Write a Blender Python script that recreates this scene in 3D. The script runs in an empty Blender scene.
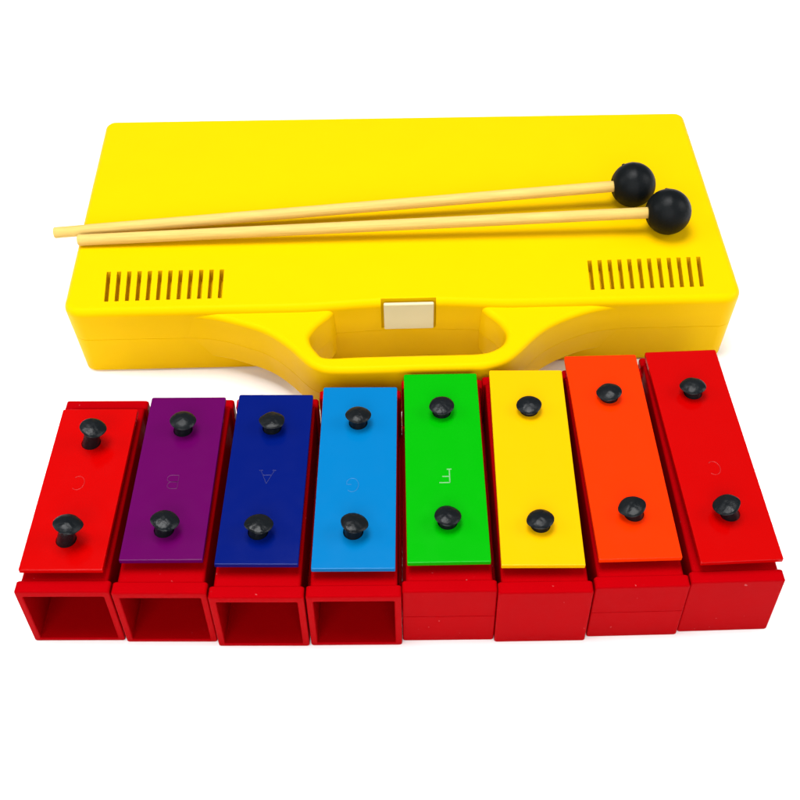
import bpy, bmesh, math, random
from mathutils import Vector, Matrix
random.seed(4)
S = 0.001                      # lengths below are in millimetres
scene = bpy.context.scene
COL = scene.collection
R = math.radians

# ------------------------------------------------------------------ materials
def mat(name, color, rough=0.4, spec=0.2, var=0.0, bump=0.0, bump_scale=900.0, smudge=0.0, tint=(1, 1, 1), key=.86):
    """painted or moulded surface: base colour with slight mottling, fine grain bump, uneven gloss"""
    color = [c * key for c in color]
    m = bpy.data.materials.new(name); m.use_nodes = True
    nt = m.node_tree; b = nt.nodes['Principled BSDF']
    b.inputs['Base Color'].default_value = (*color, 1)
    b.inputs['Roughness'].default_value = rough
    b.inputs['Specular IOR Level'].default_value = spec
    b.inputs['Specular Tint'].default_value = (*tint, 1)
    tc = nt.nodes.new('ShaderNodeTexCoord')
    if var > 0:
        n = nt.nodes.new('ShaderNodeTexNoise'); n.inputs['Scale'].default_value = 55; n.inputs['Detail'].default_value = 5
        nt.links.new(tc.outputs['Object'], n.inputs['Vector'])
        mx = nt.nodes.new('ShaderNodeMix'); mx.data_type = 'RGBA'
        mx.inputs['A'].default_value = (*[c * (1 - var) for c in color], 1)
        mx.inputs['B'].default_value = (*[min(1, c * (1 + var)) for c in color], 1)
        nt.links.new(n.outputs['Fac'], mx.inputs['Factor'])
        nt.links.new(mx.outputs['Result'], b.inputs['Base Color'])
    if smudge > 0:
        n = nt.nodes.new('ShaderNodeTexNoise'); n.inputs['Scale'].default_value = 140; n.inputs['Detail'].default_value = 6
        nt.links.new(tc.outputs['Object'], n.inputs['Vector'])
        mr = nt.nodes.new('ShaderNodeMapRange'); mr.inputs['From Min'].default_value = .3; mr.inputs['From Max'].default_value = .7
        mr.inputs['To Min'].default_value = rough - smudge; mr.inputs['To Max'].default_value = rough + smudge
        nt.links.new(n.outputs['Fac'], mr.inputs['Value']); nt.links.new(mr.outputs['Result'], b.inputs['Roughness'])
    if bump > 0:
        n = nt.nodes.new('ShaderNodeTexNoise'); n.inputs['Scale'].default_value = bump_scale; n.inputs['Detail'].default_value = 3
        nt.links.new(tc.outputs['Object'], n.inputs['Vector'])
        bp = nt.nodes.new('ShaderNodeBump'); bp.inputs['Strength'].default_value = bump; bp.inputs['Distance'].default_value = .0004
        nt.links.new(n.outputs['Fac'], bp.inputs['Height']); nt.links.new(bp.outputs['Normal'], b.inputs['Normal'])
    return m

M = {
 'case':   mat('yellow_plastic', (0.7470, 0.4500, 0.0000), .40, .05, var=.02, bump=.10, bump_scale=260, smudge=.06, tint=(1, .8, .1)),
 'latch':  mat('cream_plastic', (0.6510, 0.5766, 0.3348), .4, .2, var=.03, bump=.05),
 'box':    mat('red_moulded_plastic', (0.342, 0.0002, 0.0018), .36, .014, var=.06, bump=.12, bump_scale=340, smudge=.08, tint=(1, .12, .3)),
 'red':    mat('red_enamel', (0.4227, 0.0002, 0.0002), .17, .10, var=.012, bump=.05, bump_scale=300, smudge=.03),
 'purple': mat('purple_enamel', (0.0872, 0.0004, 0.0694), .17, .10, var=.02, bump=.05, bump_scale=300, smudge=.03),
 'navy':   mat('dark_blue_enamel', (0.0002, 0.0061, 0.1175), .17, .10, var=.02, bump=.05, bump_scale=300, smudge=.03),
 'sky':    mat('light_blue_enamel', (0.0002, 0.1379, 0.3605), .17, .10, var=.015, bump=.05, bump_scale=300, smudge=.03),
 'green':  mat('green_enamel', (0.0002, 0.3160, 0.0009), .17, .10, var=.015, bump=.05, bump_scale=300, smudge=.03),
 'yellow': mat('yellow_enamel', (0.6942, 0.3782, 0.0002), .17, .10, var=.012, bump=.05, bump_scale=300, smudge=.03),
 'orange': mat('orange_enamel', (0.7600, 0.0271, 0.0002), .17, .10, var=.012, bump=.05, bump_scale=300, smudge=.03),
 'darkred':mat('deep_red_enamel', (0.4005, 0.0002, 0.0002), .17, .10, var=.012, bump=.05, bump_scale=300, smudge=.03),
 'rubber': mat('black_rubber', (.0022, .0034, .0042), .46, .10, var=.2, bump=.25, bump_scale=700, smudge=.1),
 'peg':    mat('black_peg_rubber', (.0035, .005, .0065), .34, .15, var=.3, bump=.8, bump_scale=330, smudge=.12),
 'ground': mat('white_paper', (.93, .93, .93), .8, .1, var=.01, key=1),
}
def specks(m, pale):
    # sparse tiny scuffs and moulding flecks in the plastic
    nt = m.node_tree; b = nt.nodes['Principled BSDF']; src = b.inputs['Base Color'].links[0].from_socket
    tc = nt.nodes.new('ShaderNodeTexCoord'); oi = nt.nodes.new('ShaderNodeObjectInfo')
    ad = nt.nodes.new('ShaderNodeVectorMath'); ad.operation = 'ADD'
    nt.links.new(tc.outputs['Object'], ad.inputs[0]); nt.links.new(oi.outputs['Location'], ad.inputs[1])
    n = nt.nodes.new('ShaderNodeTexNoise'); n.inputs['Scale'].default_value = 520; n.inputs['Detail'].default_value = 1.5
    nt.links.new(ad.outputs[0], n.inputs['Vector'])
    mr = nt.nodes.new('ShaderNodeMapRange'); mr.inputs['From Min'].default_value = .75; mr.inputs['From Max'].default_value = .80; mr.inputs['To Max'].default_value = .55
    nt.links.new(n.outputs['Fac'], mr.inputs['Value'])
    mx = nt.nodes.new('ShaderNodeMix'); mx.data_type = 'RGBA'; mx.inputs['B'].default_value = (*pale, 1)
    nt.links.new(mr.outputs['Result'], mx.inputs['Factor']); nt.links.new(src, mx.inputs['A']); nt.links.new(mx.outputs['Result'], b.inputs['Base Color'])
specks(M['box'], (.42, .10, .10))

# pale dowel wood with grain along the stick
def wood():
    m = bpy.data.materials.new('pale_dowel_wood'); m.use_nodes = True
    nt = m.node_tree; b = nt.nodes['Principled BSDF']
    tc = nt.nodes.new('ShaderNodeTexCoord'); mp = nt.nodes.new('ShaderNodeMapping')
    mp.inputs['Scale'].default_value = (60, 1500, 1500)
    n = nt.nodes.new('ShaderNodeTexNoise'); n.inputs['Scale'].default_value = 1; n.inputs['Detail'].default_value = 5; n.inputs['Roughness'].default_value = .65
    cr = nt.nodes.new('ShaderNodeValToRGB')
    cr.color_ramp.elements[0].position = .3; cr.color_ramp.elements[0].color = (.47, .31, .080, 1)
    cr.color_ramp.elements[1].position = .72; cr.color_ramp.elements[1].color = (.60, .415, .115, 1)
    nt.links.new(tc.outputs['Object'], mp.inputs['Vector']); nt.links.new(mp.outputs['Vector'], n.inputs['Vector'])
    nt.links.new(n.outputs['Fac'], cr.inputs['Fac']); nt.links.new(cr.outputs['Color'], b.inputs['Base Color'])
    bp = nt.nodes.new('ShaderNodeBump'); bp.inputs['Strength'].default_value = .2; bp.inputs['Distance'].default_value = .0003
    nt.links.new(n.outputs['Fac'], bp.inputs['Height']); nt.links.new(bp.outputs['Normal'], b.inputs['Normal'])
    b.inputs['Roughness'].default_value = .6; b.inputs['Specular IOR Level'].default_value = .2
    return m
M['wood'] = wood()
# stamped marks: glints on the raised strokes, painted in as a paler plate colour
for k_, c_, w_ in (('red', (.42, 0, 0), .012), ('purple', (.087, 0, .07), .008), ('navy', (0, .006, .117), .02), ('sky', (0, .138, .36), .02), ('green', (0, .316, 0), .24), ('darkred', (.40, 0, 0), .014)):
    M[k_ + '_mark'] = mat(k_ + '_stamp_glint', tuple(v * (1 - w_) + .6 * w_ for v in c_), .3, .16, var=.25)

# ------------------------------------------------------------------ helpers
def link(name, bm, material, parent=None, smooth=35, weighted=False):
    bmesh.ops.remove_doubles(bm, verts=bm.verts, dist=1e-7)
    bmesh.ops.recalc_face_normals(bm, faces=bm.faces)
    me = bpy.data.meshes.new(name); bm.to_mesh(me); bm.free()
    me.materials.append(M[material])
    if smooth:
        for p in me.polygons: p.use_smooth = True
        me.set_sharp_from_angle(angle=R(smooth))
    o = bpy.data.objects.new(name, me); COL.objects.link(o)
    if parent: o.parent = parent
    if weighted:
        md = o.modifiers.new('even_normals', 'WEIGHTED_NORMAL'); md.mode = 'FACE_AREA'; md.weight = 80; md.keep_sharp = True
    return o

def thing(name, label, cat, loc, rz=0, group=None):
    o = bpy.data.objects.new(name, None); COL.objects.link(o)
    o.location = [c * S for c in loc]; o.rotation_euler = (0, 0, rz); o.empty_display_size = .01
    o['label'] = label; o['category'] = cat
    if group: o['group'] = group
    return o

def loft(bm, rings, cap0=True, cap1=True, close=True):
    vs = [[bm.verts.new([c * S for c in p]) for p in r] for r in rings]
    n = len(vs[0])
    for a, b in zip(vs, vs[1:]):
        for i in range(n if close else n - 1):
            bm.faces.new((a[i], a[(i + 1) % n], b[(i + 1) % n], b[i]))
    if cap0: bm.faces.new(list(reversed(vs[0])))
    if cap1: bm.faces.new(vs[-1])

def boolean_cut(o, cutter_bm):
    me = bpy.data.meshes.new('cutter'); 
    bmesh.ops.recalc_face_normals(cutter_bm, faces=cutter_bm.faces); cutter_bm.to_mesh(me); cutter_bm.free()
    c = bpy.data.objects.new('cutter', me); COL.objects.link(c)
    c.parent = o.parent; c.location = o.location; c.rotation_euler = o.rotation_euler
    keep = [m for m in o.modifiers]
    for m in keep: m.show_viewport = False
    md = o.modifiers.new('cut', 'BOOLEAN'); md.operation = 'DIFFERENCE'; md.solver = 'EXACT'; md.object = c
    bpy.context.view_layer.update()
    dg = bpy.context.evaluated_depsgraph_get()
    nm = bpy.data.meshes.new_from_object(o.evaluated_get(dg))
    old = o.data; o.modifiers.remove(o.modifiers['cut']); o.data = nm; nm.name = old.name
    for m in keep: m.show_viewport = True
    bpy.data.objects.remove(c); bpy.data.meshes.remove(me)
    for p in nm.polygons: p.use_smooth = True
    nm.set_sharp_from_angle(angle=R(35))

def box_bm(bm, x0, x1, y0, y1, z0, z1, bev=0, seg=2):
    g = bmesh.ops.create_cube(bm, size=1)
    for v in g['verts']:
        v.co = Vector((((x0 + x1) / 2 + v.co.x * (x1 - x0)) * S, ((y0 + y1) / 2 + v.co.y * (y1 - y0)) * S, ((z0 + z1) / 2 + v.co.z * (z1 - z0)) * S))
    if bev:
        es = {e for v in g['verts'] for e in v.link_edges}
        bmesh.ops.bevel(bm, geom=list(es), offset=bev * S, segments=seg, profile=.5, affect='EDGES')

def rounded_poly(pts, rad, inset=0.0, seg=8, edge=1):
    """closed plan outline (counter-clockwise corners) with rounded corners, moved inwards by inset"""
    n = len(pts); P = [Vector(p) for p in pts]; out = []
    lines = []
    for i in range(n):
        a, b = P[i], P[(i + 1) % n]; d = (b - a).normalized(); nr = Vector((-d.y, d.x))
        lines.append((a + nr * inset, d))
    C = []
    for i in range(n):
        (a, d), (b, e) = lines[i - 1], lines[i]
        den = d.x * e.y - d.y * e.x; t = ((b.x - a.x) * e.y - (b.y - a.y) * e.x) / den
        C.append(a + d * t)
    res = []
    for i in range(n):
        r = max(rad[i] - inset, .15); d, e = lines[i - 1][1], lines[i][1]
        ang = math.acos(max(-1, min(1, d.dot(e)))); t = r * math.tan(ang / 2)
        s = C[i] - d * t; c = s + Vector((-d.y, d.x)) * r; a0 = math.atan2((s - c).y, (s - c).x)
        arc = [c + r * Vector((math.cos(a0 + ang * k / seg), math.sin(a0 + ang * k / seg))) for k in range(seg + 1)]
        res.append(arc)
    for i in range(n):
        out += res[i]
        a, b = res[i][-1], res[(i + 1) % n][0]
        m = edge if isinstance(edge, int) else edge[i]
        for k in range(1, m): out.append(a.lerp(b, k / m))
    return out

def spline(pts, per=8):
    P = [Vector(p) for p in pts]; P = [P[0] * 2 - P[1]] + P + [P[-1] * 2 - P[-2]]; out = []
    for i in range(1, len(P) - 2):
        for k in range(per):
            t = k / per
            out.append(.5 * ((2 * P[i]) + (P[i + 1] - P[i - 1]) * t + (2 * P[i - 1] - 5 * P[i] + 4 * P[i + 1] - P[i + 2]) * t * t + (3 * P[i] - P[i - 1] - 3 * P[i + 1] + P[i + 2]) * t ** 3))
    out.append(P[-2]); return out

def offset_poly(pts, d, extra):
    """move every vertex of a closed counter-clockwise outline inwards by d"""
    n = len(pts); out = []; h = n // 2
    for i in range(n):
        # the two halves (outer and inner curve) have free ends
        a = pts[i] if i in (0, h) else pts[i - 1]; b = pts[i]; c = pts[i] if i in (h - 1, n - 1) else pts[i + 1]
        t = ((b - a).normalized() + (c - b).normalized())
        t = t.normalized() if t.length > 1e-6 else (c - b).normalized()
        out.append(b + Vector((-t.y, t.x)) * (d + extra[i]))
    return out

def lathe(bm, prof, mtx=Matrix.Identity(4), seg=28, squash=(1, 1)):
    rings = []
    for r, z in prof:
        rings.append([mtx @ Vector((r * squash[0] * math.cos(2 * math.pi * k / seg), r * squash[1] * math.sin(2 * math.pi * k / seg), z)) for k in range(seg)])
    loft(bm, rings)

def tube(bm, pts, r, seg=8):
    """closed-ended round bar along a polyline that lies flat (z = const)"""
    P = [Vector(p) for p in pts]; rings = []
    for i, p in enumerate(P):
        d = (P[min(i + 1, len(P) - 1)] - P[max(i - 1, 0)]).normalized(); s = Vector((-d.y, d.x, 0)).normalized(); u = d.cross(s) * -1
        u = Vector((0, 0, 1))
        rings.append([p + r * (math.cos(2 * math.pi * k / seg) * s + math.sin(2 * math.pi * k / seg) * u) for k in range(seg)])
    loft(bm, rings)

# ------------------------------------------------------------------ setting
bm = bmesh.new()
vs = [bm.verts.new(p) for p in ((-3, -2.5, 0), (3, -2.5, 0), (3, 3.5, 0), (-3, 3.5, 0))]; bm.faces.new(vs)
ground = link('ground', bm, 'ground', smooth=0); ground['kind'] = 'structure'

# ------------------------------------------------------------------ carry case
H = 39.3; PART = 21.5
case = thing('carry_case', 'large yellow plastic case with loop handle, vent slots and cream latch behind the bars', 'carry case', (-4.76, 374.9, 0), .02867)
CORN = [(-148.7, -.3), (149.3, -.6), (150.0, 145.7), (-151.3, 147.7)]
RAD = [8.5, 8.5, 5.5, 5.5]
EDGE = [60, 1, 1, 1]
def case_ring(z, inset):
    pts = rounded_poly(CORN, RAD, inset, 10, EDGE); out = []
    for p in pts:
        y = p.y
        if p.y < 25:
            t = abs(p.x - 2) / 47
            if t < 1: y += 2.6 * (.5 + .5 * math.cos(math.pi * t)) ** .8
        out.append(Vector((p.x, y, z)))
    return out
def draft(z): return 2.7 * (H - z) / H
FIL = 3.2
bm = bmesh.new()
rings = [case_ring(.6, draft(0) + .6), case_ring(1.2, draft(1)), ] + [case_ring(PART - .22, draft(PART) + .03), case_ring(PART - .08, draft(PART) + .15)]
rings.insert(0, case_ring(0, draft(0) + 1.2))
loft(bm, rings)
link('case_base', bm, 'case', case, weighted=True)
bm = bmesh.new()
rings = [case_ring(PART - .02, draft(PART) + .13), case_ring(PART + .16, draft(PART))]
rings.append(case_ring(H - FIL - 1, draft(H - FIL)))
for k in range(0, 9):
    a = R(90 * k / 8); rings.append(case_ring(H - FIL + FIL * math.sin(a), draft(H - FIL) + FIL * (1 - math.cos(a))))
loft(bm, rings)
lid = link('case_lid', bm, 'case', case, weighted=True)
cut = bmesh.new()
def slot(u0, u1, v0, v1):
    # a narrow slot, slightly slanted, cut into the lid
    w = .95
    def lp(z, g=0): return [Vector((u0 - w, v0, z)), Vector((u0 + w, v0, z)), Vector((u1 + w, v1, z)), Vector((u1 - w, v1, z))]
    loft(cut, [lp(H - 6.6), lp(H + 2)])
for k in range(12):
    t = k / 11
    slot(-129.9 + 49.4 * t, -131.7 + 50.6 * t, 6.4 + .6 * t, 26.4 - .1 * t)
    slot(83.4 + 48.6 * t, 84.7 + 49.6 * t, 6.9 + .6 * t, 26.9 + .9 * t)
box_bm(cut, -10.0, 14.2, -12, 4.4, 22.8, 50)
boolean_cut(lid, cut)
bm = bmesh.new(); box_bm(bm, -8.8, 13.2, 1.1, 2.9, 23.6, 38.4, .6, 3); box_bm(bm, -5, 9, 2.6, 4.6, 26, 35)
link('latch', bm, 'latch', case, weighted=True)

# handle: a C-shaped bar, its two ends run into the case front
outer = [(-112, 6), (-106, 1.6), (-99, .1), (-92, -.45), (-85, -1.5), (-78, -3.6), (-70.5, -6.6), (-61.8, -10.6), (-55, -15.8), (-48.4, -22.6), (-44, -28.2), (-39.5, -32.9), (-33.5, -35.9), (-24, -36.6), (-12, -36.6), (2, -36.5), (16, -36.4),
         (28, -36.3), (36.5, -35.3), (43, -32.2), (48.5, -27.2), (54.5, -20.2), (60.5, -14.2), (67.5, -9.4), (75, -5.7), (82.5, -2.9), (89.5, -1.2), (96.5, -.4), (103.5, .1), (110, 1.4), (116, 6)]
inner = [(31, 12), (31.4, 9), (32.8, 3), (35.6, -2.2), (40.6, -8.6), (43.2, -14.9), (42, -20.9), (37.6, -25), (31.4, -27.0), (20, -27.2), (2, -27.2), (-20, -27.3), (-33.5, -27.4), (-37.4, -23.6), (-39.9, -18.8), (-40.4, -13.9), (-37, -7.6), (-32, -2), (-29.6, 3), (-28.8, 9), (-28.6, 12)]
def resample(pts, n):
    d = [0]
    for a, b in zip(pts, pts[1:]): d.append(d[-1] + (b - a).length)
    out = []; j = 0
    for k in range(n):
        t = d[-1] * k / (n - 1)
        while j < len(pts) - 2 and d[j + 1] < t: j += 1
        out.append(pts[j].lerp(pts[j + 1], min(1, (t - d[j]) / max(d[j + 1] - d[j], 1e-9))))
    return out
NH = 110
pl = resample(spline(outer, 8), NH) + resample(spline(inner, 8), NH)
HT, HB, HF = 36.4, 8.0, 2.6
prof = []
for k in range(7):
    a = R(90 * k / 6); prof.append((HB + 2 - 2 * math.cos(a), .9 + 2 * (1 - math.sin(a))))
prof += [(PART - .2, .06), (PART, .2), (PART + .2, .0)]
for k in range(0, 9):
    a = R(90 * k / 8); prof.append((HT - HF + HF * math.sin(a), .2 + HF * (1 - math.cos(a))))
bm = bmesh.new()
hr = []
for z, d in prof:
    hr.append([bm.verts.new((p.x * S, p.y * S, z * S)) for p in offset_poly(pl, d, [max(0, min(1, (abs(p.x - 2) - 44) / 36)) * (draft(z) - draft(HT)) if i < NH else 0 for i, p in enumerate(pl)])])
nv = 2 * NH
for a, b in zip(hr, hr[1:]):
    for i in range(nv): bm.faces.new((a[i], a[(i + 1) % nv], b[(i + 1) % nv], b[i]))
from mathutils.geometry import delaunay_2d_cdt
for ring in (hr[0], hr[-1]):
    co = [Vector((v.co.x / S, v.co.y / S)) for v in ring]
    vo, eo, fo, ov, oe, of = delaunay_2d_cdt(co, [], [list(range(nv))], 1, 1e-5)
    for f in fo: bm.faces.new([ring[ov[i][0]] for i in f])
link('handle', bm, 'case', case, weighted=True)

# ------------------------------------------------------------------ mallets on the lid
def mallet(label, head, end, nub):
    """head and end: points in the case frame"""
    cm = Matrix.Translation(Vector((-4.76, 374.9, 0))) @ Matrix.Rotation(.02867, 4, 'Z')
    a = cm @ Vector(head); b = cm @ Vector(end); d = b - a; L = d.length
    t = thing('mallet', label, 'mallet', tuple(a), 0, 'two beaters laid across the case')
    t.rotation_mode = 'QUATERNION'; t.rotation_quaternion = d.to_track_quat('X', 'Z')
    mx = Matrix.Rotation(R(90), 4, 'Y')
    bm = bmesh.new()
    lathe(bm, [(2.2, 5), (2.62, 5.2), (2.62, L * .5), (2.62, L - .5), (2.2, L)], mx, 24)
    link('stick', bm, 'wood', t)
    bm = bmesh.new(); r = 10.5; pr = []
    for k in range(1, 40):
        an = math.pi * k / 40; rr = r * math.sin(an) * (1.0 + (.010 if k == 20 else 0)); z = -r * math.cos(an)
        if z > 9.4: break
        pr.append((rr, z))
    pr += [(3.9, 9.75), (3.2, 9.6), (2.65, 9.2), (2.5, 8)]
    lathe(bm, pr, mx, 48)
    # little mould nub on the rubber
    nb = Matrix.Rotation(R(46), 4, 'X') @ Matrix.Translation(Vector((nub, 0, r - .12 - nub * nub / 20)))
    lathe(bm, [(1.1, -.4), (.8, .25), (.35, .5)], nb, 10)
    link('head', bm, 'rubber', t, 60)
mallet('black headed wooden mallet farther from the slots, its stick jutting past the left edge', (109.8, 68.6, H + 10.5), (-160.3, 52.2, 41.55), 3.6)
mallet('black headed wooden mallet on the lid, its head just above the right vent slots', (122.6, 47.6, H + 10.5), (-148.2, 45.9, 41.95), .3)

# ------------------------------------------------------------------ chime bars
HB_, ZP, WF, D = 32.73, 38.10, 34.0, 8.0
BODY_W, FLANGE = 31.2, 4.8
def make_box(t, L, closed, seam):
    """long hollow box with a wider rim at both ends; open or closed towards the viewer"""
    bm = bmesh.new()
    w, b = WF / 2, BODY_W / 2
    def rect(y, hw, z0, z1, r=.9):
        pts = rounded_poly([(-hw, z0), (hw, z0), (hw, z1), (-hw, z1)], [r, r, r * 1.3, r * 1.3], 0, 4)
        return [Vector((p.x, y, p.y)) for p in pts]
    e = .6
    rings = []
    front = [rect(e * (1 - math.sin(R(a))), w - e * (1 - math.cos(R(a))), e * .6 * (1 - math.cos(R(a))), HB_ - 2 * e * (1 - math.cos(R(a))), .8) for a in (65, 45, 22)]
    if closed:
        rings.append(rect(0, w - e, e * .6, HB_ - 2 * e, .6)); rings += front
    else:
        ow, z0, z1 = w - 2.5, 1.6, 29.2
        dp = 58
        rings += [rect(dp, ow - 1.0, z0 + .8, z1 - .8, .8), rect(.35, ow, z0, z1, .5), rect(0, ow + .3, z0 - .3, z1 + .3, .7), rect(0, w - e, e * .6, HB_ - 2 * e, .6)] + front
    rings += [rect(e, w, 0, HB_), rect(FLANGE - .4, w, 0, HB_), rect(FLANGE, w - .3, .3, HB_ - .3),
              rect(FLANGE + .02, b + .3, .3, HB_ - .32), rect(FLANGE + .5, b, .3, HB_ - .4),
              rect(L - FLANGE - .5, b, .3, HB_ - .4), rect(L - FLANGE - .02, b + .3, .3, HB_ - .32),
              rect(L - FLANGE, w - .5, .3, HB_ - .3), rect(L - FLANGE + .4, w - .2, 0, HB_), rect(L - e, w - .2, 0, HB_), rect(L, w - e - .2, e, HB_ - e, .6)]
    loft(bm, rings)
    # low foot rails along both sides of the box
    for sx in (-1, 1):
        x0, x1 = sorted((sx * (b - .5), sx * (w - .1))); box_bm(bm, x0, x1, FLANGE - .6, L - FLANGE + .6, .05, 9, .3, 1)
    o = link('resonator_box', bm, 'box', t, weighted=True)
    if seam:
        c = bmesh.new(); box_bm(c, -20, 20, -2, .10, 16.3, 16.6)
        boolean_cut(o, c)
    return o

LET = {}
def arc(cx, cy, rx, ry, a0, a1, n=16):
    return [(cx + rx * math.cos(R(a0 + (a1 - a0) * k / n)), cy + ry * math.sin(R(a0 + (a1 - a0) * k / n))) for k in range(n + 1)]
LET['C'] = [arc(0, 0, 2.8, 3.8, 50, 310)]
LET['B'] = [[(-2.2, -3.8), (-2.2, 3.8)], [(-2.2, 3.8), (.6, 3.8)] + arc(.6, 1.9, 1.7, 1.9, 90, -90, 8) + [(-2.2, 0)], [(-2.2, 0), (.9, 0)] + arc(.9, -1.9, 1.9, 1.9, 90, -90, 8) + [(-2.2, -3.8)]]
LET['A'] = [[(-3, -3.8), (0, 3.8), (3, -3.8)], [(-1.9, -1.1), (1.9, -1.1)], [(-3.7, -3.8), (-2.2, -3.8)], [(2.2, -3.8), (3.7, -3.8)]]
LET['G'] = [arc(0, 0, 2.8, 3.8, 50, 330) + [(2.5, -.3), (.4, -.3)]]
LET['F'] = [[(-2, -3.8), (-2, 3.8)], [(-2, 3.8), (2.6, 3.8)], [(-2, .3), (1.2, .3)], [(-3, -3.8), (-.9, -3.8)]]

def make_plate(t, mname, L, pegs, ou, ov, oa, letter, lpos):
    th = 2.0
    bm = bmesh.new(); e = .35
    def rr(z, ins, L=L):
        return [Vector((p.x, p.y, z)) for p in rounded_poly([(-15, 0), (15, 0), (15, L), (-15, L)], [.45, .45, .8, .8], ins, 4)]
    loft(bm, [rr(ZP - th, .25), rr(ZP - th + .2, .03), rr(ZP - e, 0), rr(ZP - e * .4, .1), rr(ZP, e)])
    o = link('tone_plate', bm, mname, t, weighted=True)
    o.location = (ou * S, (D + ov) * S, 0); o.rotation_euler = (0, 0, oa)
    c = bmesh.new()
    for pu, pv, h, lu, lv in pegs:
        lathe(c, [(3.75, ZP - 5), (3.75, ZP + 5)], Matrix.Translation(Vector((pu, pv + .4, 0))), 32)
    boolean_cut(o, c)
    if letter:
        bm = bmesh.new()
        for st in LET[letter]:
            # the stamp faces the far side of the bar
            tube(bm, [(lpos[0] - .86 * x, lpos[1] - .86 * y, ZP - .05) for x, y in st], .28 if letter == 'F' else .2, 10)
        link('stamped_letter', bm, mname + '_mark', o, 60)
    # pegs
    for pu, pv, h, lu, lv in pegs:
        base = Vector((pu, pv, ZP)); ax = Vector((lu, lv, h)); n = ax.normalized()
        tilt = Vector((0, 0, 1)).rotation_difference(n)
        mx = Matrix.Translation(base) @ tilt.to_matrix().to_4x4()
        bm = bmesh.new(); ln = ax.length
        lathe(bm, [(2.9, -2.6), (3.3, -2.0), (3.3, .2), (3.0, ln * .55), (2.75, ln - 1.2)], mx, 24)
        # rubber collar that carries the plate above the box
        fl = Matrix.Translation(Vector((pu, pv, 0)))
        lathe(bm, [(4.6, HB_ - .42), (5.0, HB_ - .1), (5.0, ZP - th - .25), (4.6, ZP - th + .02)], fl, 24)
        p = link('peg', bm, 'peg', t)
        p.location = o.location; p.rotation_euler = o.rotation_euler
        bm = bmesh.new(); k = random.uniform(-.3, .3); seg = 40; ph = random.uniform(-.3, .3); pt = random.uniform(.02, .11)
        lob = [(random.uniform(.004, .018), random.choice((2, 3, 5)), random.uniform(0, 6)) for _ in range(3)]
        tx, ty = random.uniform(-.07, .07), random.uniform(-.08, .05)
        rings = []
        for r, z in [(2.6, ln - 2.3), (3.4, ln - 1.7), (4.2, ln - .75), (4.75, ln + .0), (4.95, ln + .3), (4.75, ln + .55), (3.9, ln + .95 + k * .4), (2.9, ln + 1.3 + k), (1.9, ln + 1.5 + k), (1.0, ln + 1.62 + k), (.3, ln + 1.66 + k)]:
            ring = []
            for q in range(seg):
                th_ = 2 * math.pi * q / seg
                f = 1 + pt * (r / 4.95) ** 3 * (abs(math.cos(th_ + ph)) ** 10 - .25) + sum(a_ * math.cos(n_ * th_ + p_) for a_, n_, p_ in lob) * min(1, r / 3)
                x, y = r * f * math.cos(th_), r * f * math.sin(th_)
                wz = .07 * math.sin(1.9 * x + 7 * k + 3 * tx) * math.cos(1.7 * y + 9 * tx) if z > ln + .5 else 0
                ring.append(mx @ Vector((x, y, z + tx * x + ty * y + wz)))
            rings.append(ring)
        loft(bm, rings)
        c = link('peg_cap', bm, 'peg', p, 40)

#  x, y, yaw, plate length, plate offset u v a | extra box length | material, pegs (u, v, height, lean u, lean v), stamp
BARS = [
 (-125.966, 231.642, -.0007, 77.65, -.18, -2.47, -.0011, 10, 'red', [(-.34, 59.4, 8.6, 2.5, .2), (-.54, 12.9, 9.0, 2.6, .3)], 'C', (-1.5, 39.6), False, False,
  'chime bar with a bright red plate and open-ended red box, beside the purple one'),
 (-91.298, 230.945, -.0040, 79.99, .12, 2.31, .0073, 4, 'purple', [(-.06, 61.9, 5.4, .8, .1), (-.6, 13.1, 5.4, 1.2, .2)], 'B', (-.4, 35.9), False, False,
  'chime bar with a purple plate on an open-ended red box'),
 (-56.65, 228.999, -.0033, 83.21, -.2, 2.28, -.0041, 3, 'navy', [(-.1, 64.8, 4.3, .4, .1), (-.67, 14.0, 4.7, .8, .2)], 'A', (.2, 40.1), False, False,
  'chime bar with a dark blue plate on an open-ended red box'),
 (-22.07, 229.243, .0048, 89.26, -.08, .03, -.0041, 3.5, 'sky', [(-.3, 69.3, 4.6, .2, .1), (-.49, 15.9, 5.2, .6, .2)], 'G', (-1.6, 38.1), False, False,
  'chime bar with a light blue plate on an open-ended red box'),
 (12.10, 231.263, .0090, 94.05, -.05, .67, .0082, 2, 'green', [(-.15, 72.4, 3.6, 0, .1), (.11, 17.65, 3.6, 0, .1)], 'F', (0, 39.7), True, True,
  'chime bar with a green plate on a closed-ended red box, in front of the handle'),
 (46.278, 230.677, .0146, 97.4, -.66, -.14, -.0155, 2, 'yellow', [(-.05, 74.7, 2.9, -.2, 0), (.23, 17.5, 3.4, -.3, .1)], None, None, True, False,
  'chime bar with a yellow plate on a closed-ended red box'),
 (80.957, 232.948, .0244, 103.23, -.24, .3, .0062, -2.5, 'orange', [(.21, 79, 2.9, -.3, 0), (.69, 19.7, 4.2, -1.2, .2)], None, None, True, True,
  'chime bar with an orange plate on a closed-ended red box'),
 (115.384, 235.086, .0315, 106.96, 1.32, -2.98, .0178, 2, 'darkred', [(.08, 82.2, 4.0, -.7, .1), (.46, 20.7, 5.3, -2.2, .3)], 'C', (-.4, 43), True, False,
  'longest chime bar, deep red plate on a closed-ended red box, beside the orange one'),
]
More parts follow.
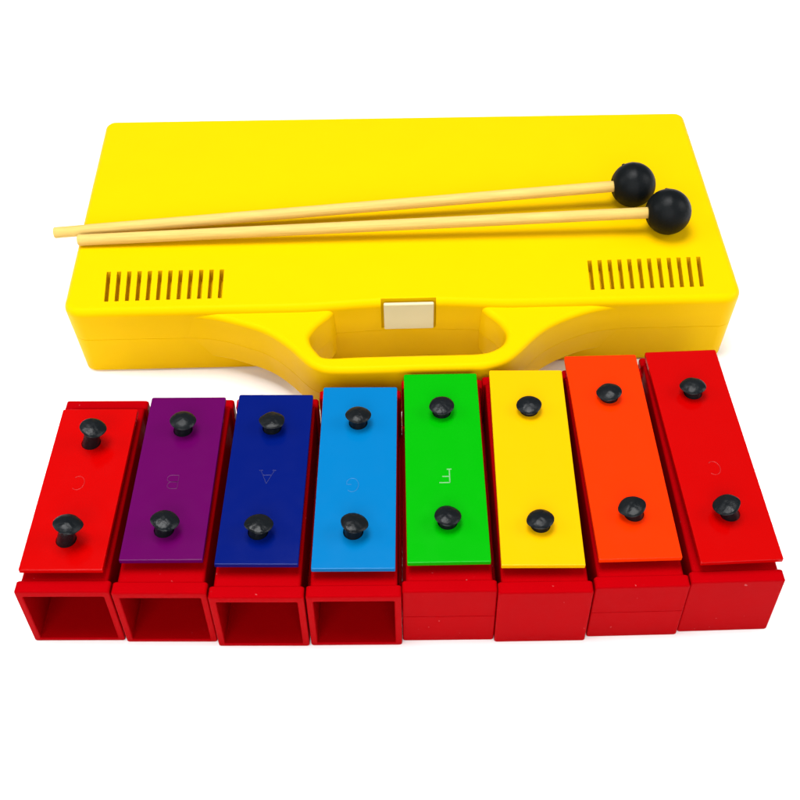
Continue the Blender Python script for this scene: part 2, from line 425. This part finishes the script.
for x, y, a, L, ou, ov, oa, ex, mname, pegs, let, lpos, closed, seam, label in BARS:
    t = thing('chime_bar', label, 'chime bar', (x, y, 0), a, 'coloured chime bars standing in a row')
    make_box(t, D + ov + L + ex, closed, seam)
    make_plate(t, mname, L, pegs, ou, ov, oa, let, lpos)

# ------------------------------------------------------------------ light
w = bpy.data.worlds.new('World'); scene.world = w; w.use_nodes = True
bg = w.node_tree.nodes['Background']; bg.inputs['Color'].default_value = (1, 1, 1, 1); bg.inputs['Strength'].default_value = .22
def softbox(name, loc, target, size, power, color=(1, 1, 1)):
    l = bpy.data.lights.new(name, 'AREA'); l.shape = 'RECTANGLE'; l.size, l.size_y = size; l.energy = power; l.color = color
    o = bpy.data.objects.new(name, l); COL.objects.link(o); o.location = loc
    o.rotation_euler = (Vector(target) - Vector(loc)).to_track_quat('-Z', 'Y').to_euler()
    return o
softbox('overhead_softbox', (-.14, .46, 1.25), (0, .34, 0), (.75, .6), 18.4)
softbox('front_softbox', (-.12, -1.0, .80), (0, .3, 0), (1.4, .8), 19)
softbox('side_softbox', (-1.2, .3, .8), (0, .3, 0), (.8, .8), 5.5)
softbox('side_softbox', (1.2, .3, .8), (0, .3, 0), (.8, .8), 8)

# ------------------------------------------------------------------ camera
cd = bpy.data.cameras.new('Camera'); cam = bpy.data.objects.new('Camera', cd); COL.objects.link(cam); scene.camera = cam
pit, rho = .81784, -.003404
r = Vector((1, 0, 0)); up = Vector((0, math.sin(pit), math.cos(pit))); fw = Vector((0, math.cos(pit), -math.sin(pit)))
r2 = r * math.cos(rho) + up * math.sin(rho); u2 = up * math.cos(rho) - r * math.sin(rho)
mw = Matrix((( r2.x, u2.x, -fw.x, 0), (r2.y, u2.y, -fw.y, 0), (r2.z, u2.z, -fw.z, .37914), (0, 0, 0, 1)))
cam.matrix_world = mw
cd.sensor_width = 36; cd.lens = 1158.6 / 800 * 36; cd.shift_x = -15.05 / 800; cd.shift_y = -.76 / 800
cd.clip_start = .01; cd.clip_end = 50

scene.view_settings.view_transform = 'Standard'; scene.view_settings.look = 'None'
scene.view_settings.exposure = .22; scene.view_settings.gamma = 1
scene.render.resolution_x = scene.render.resolution_y = 1024
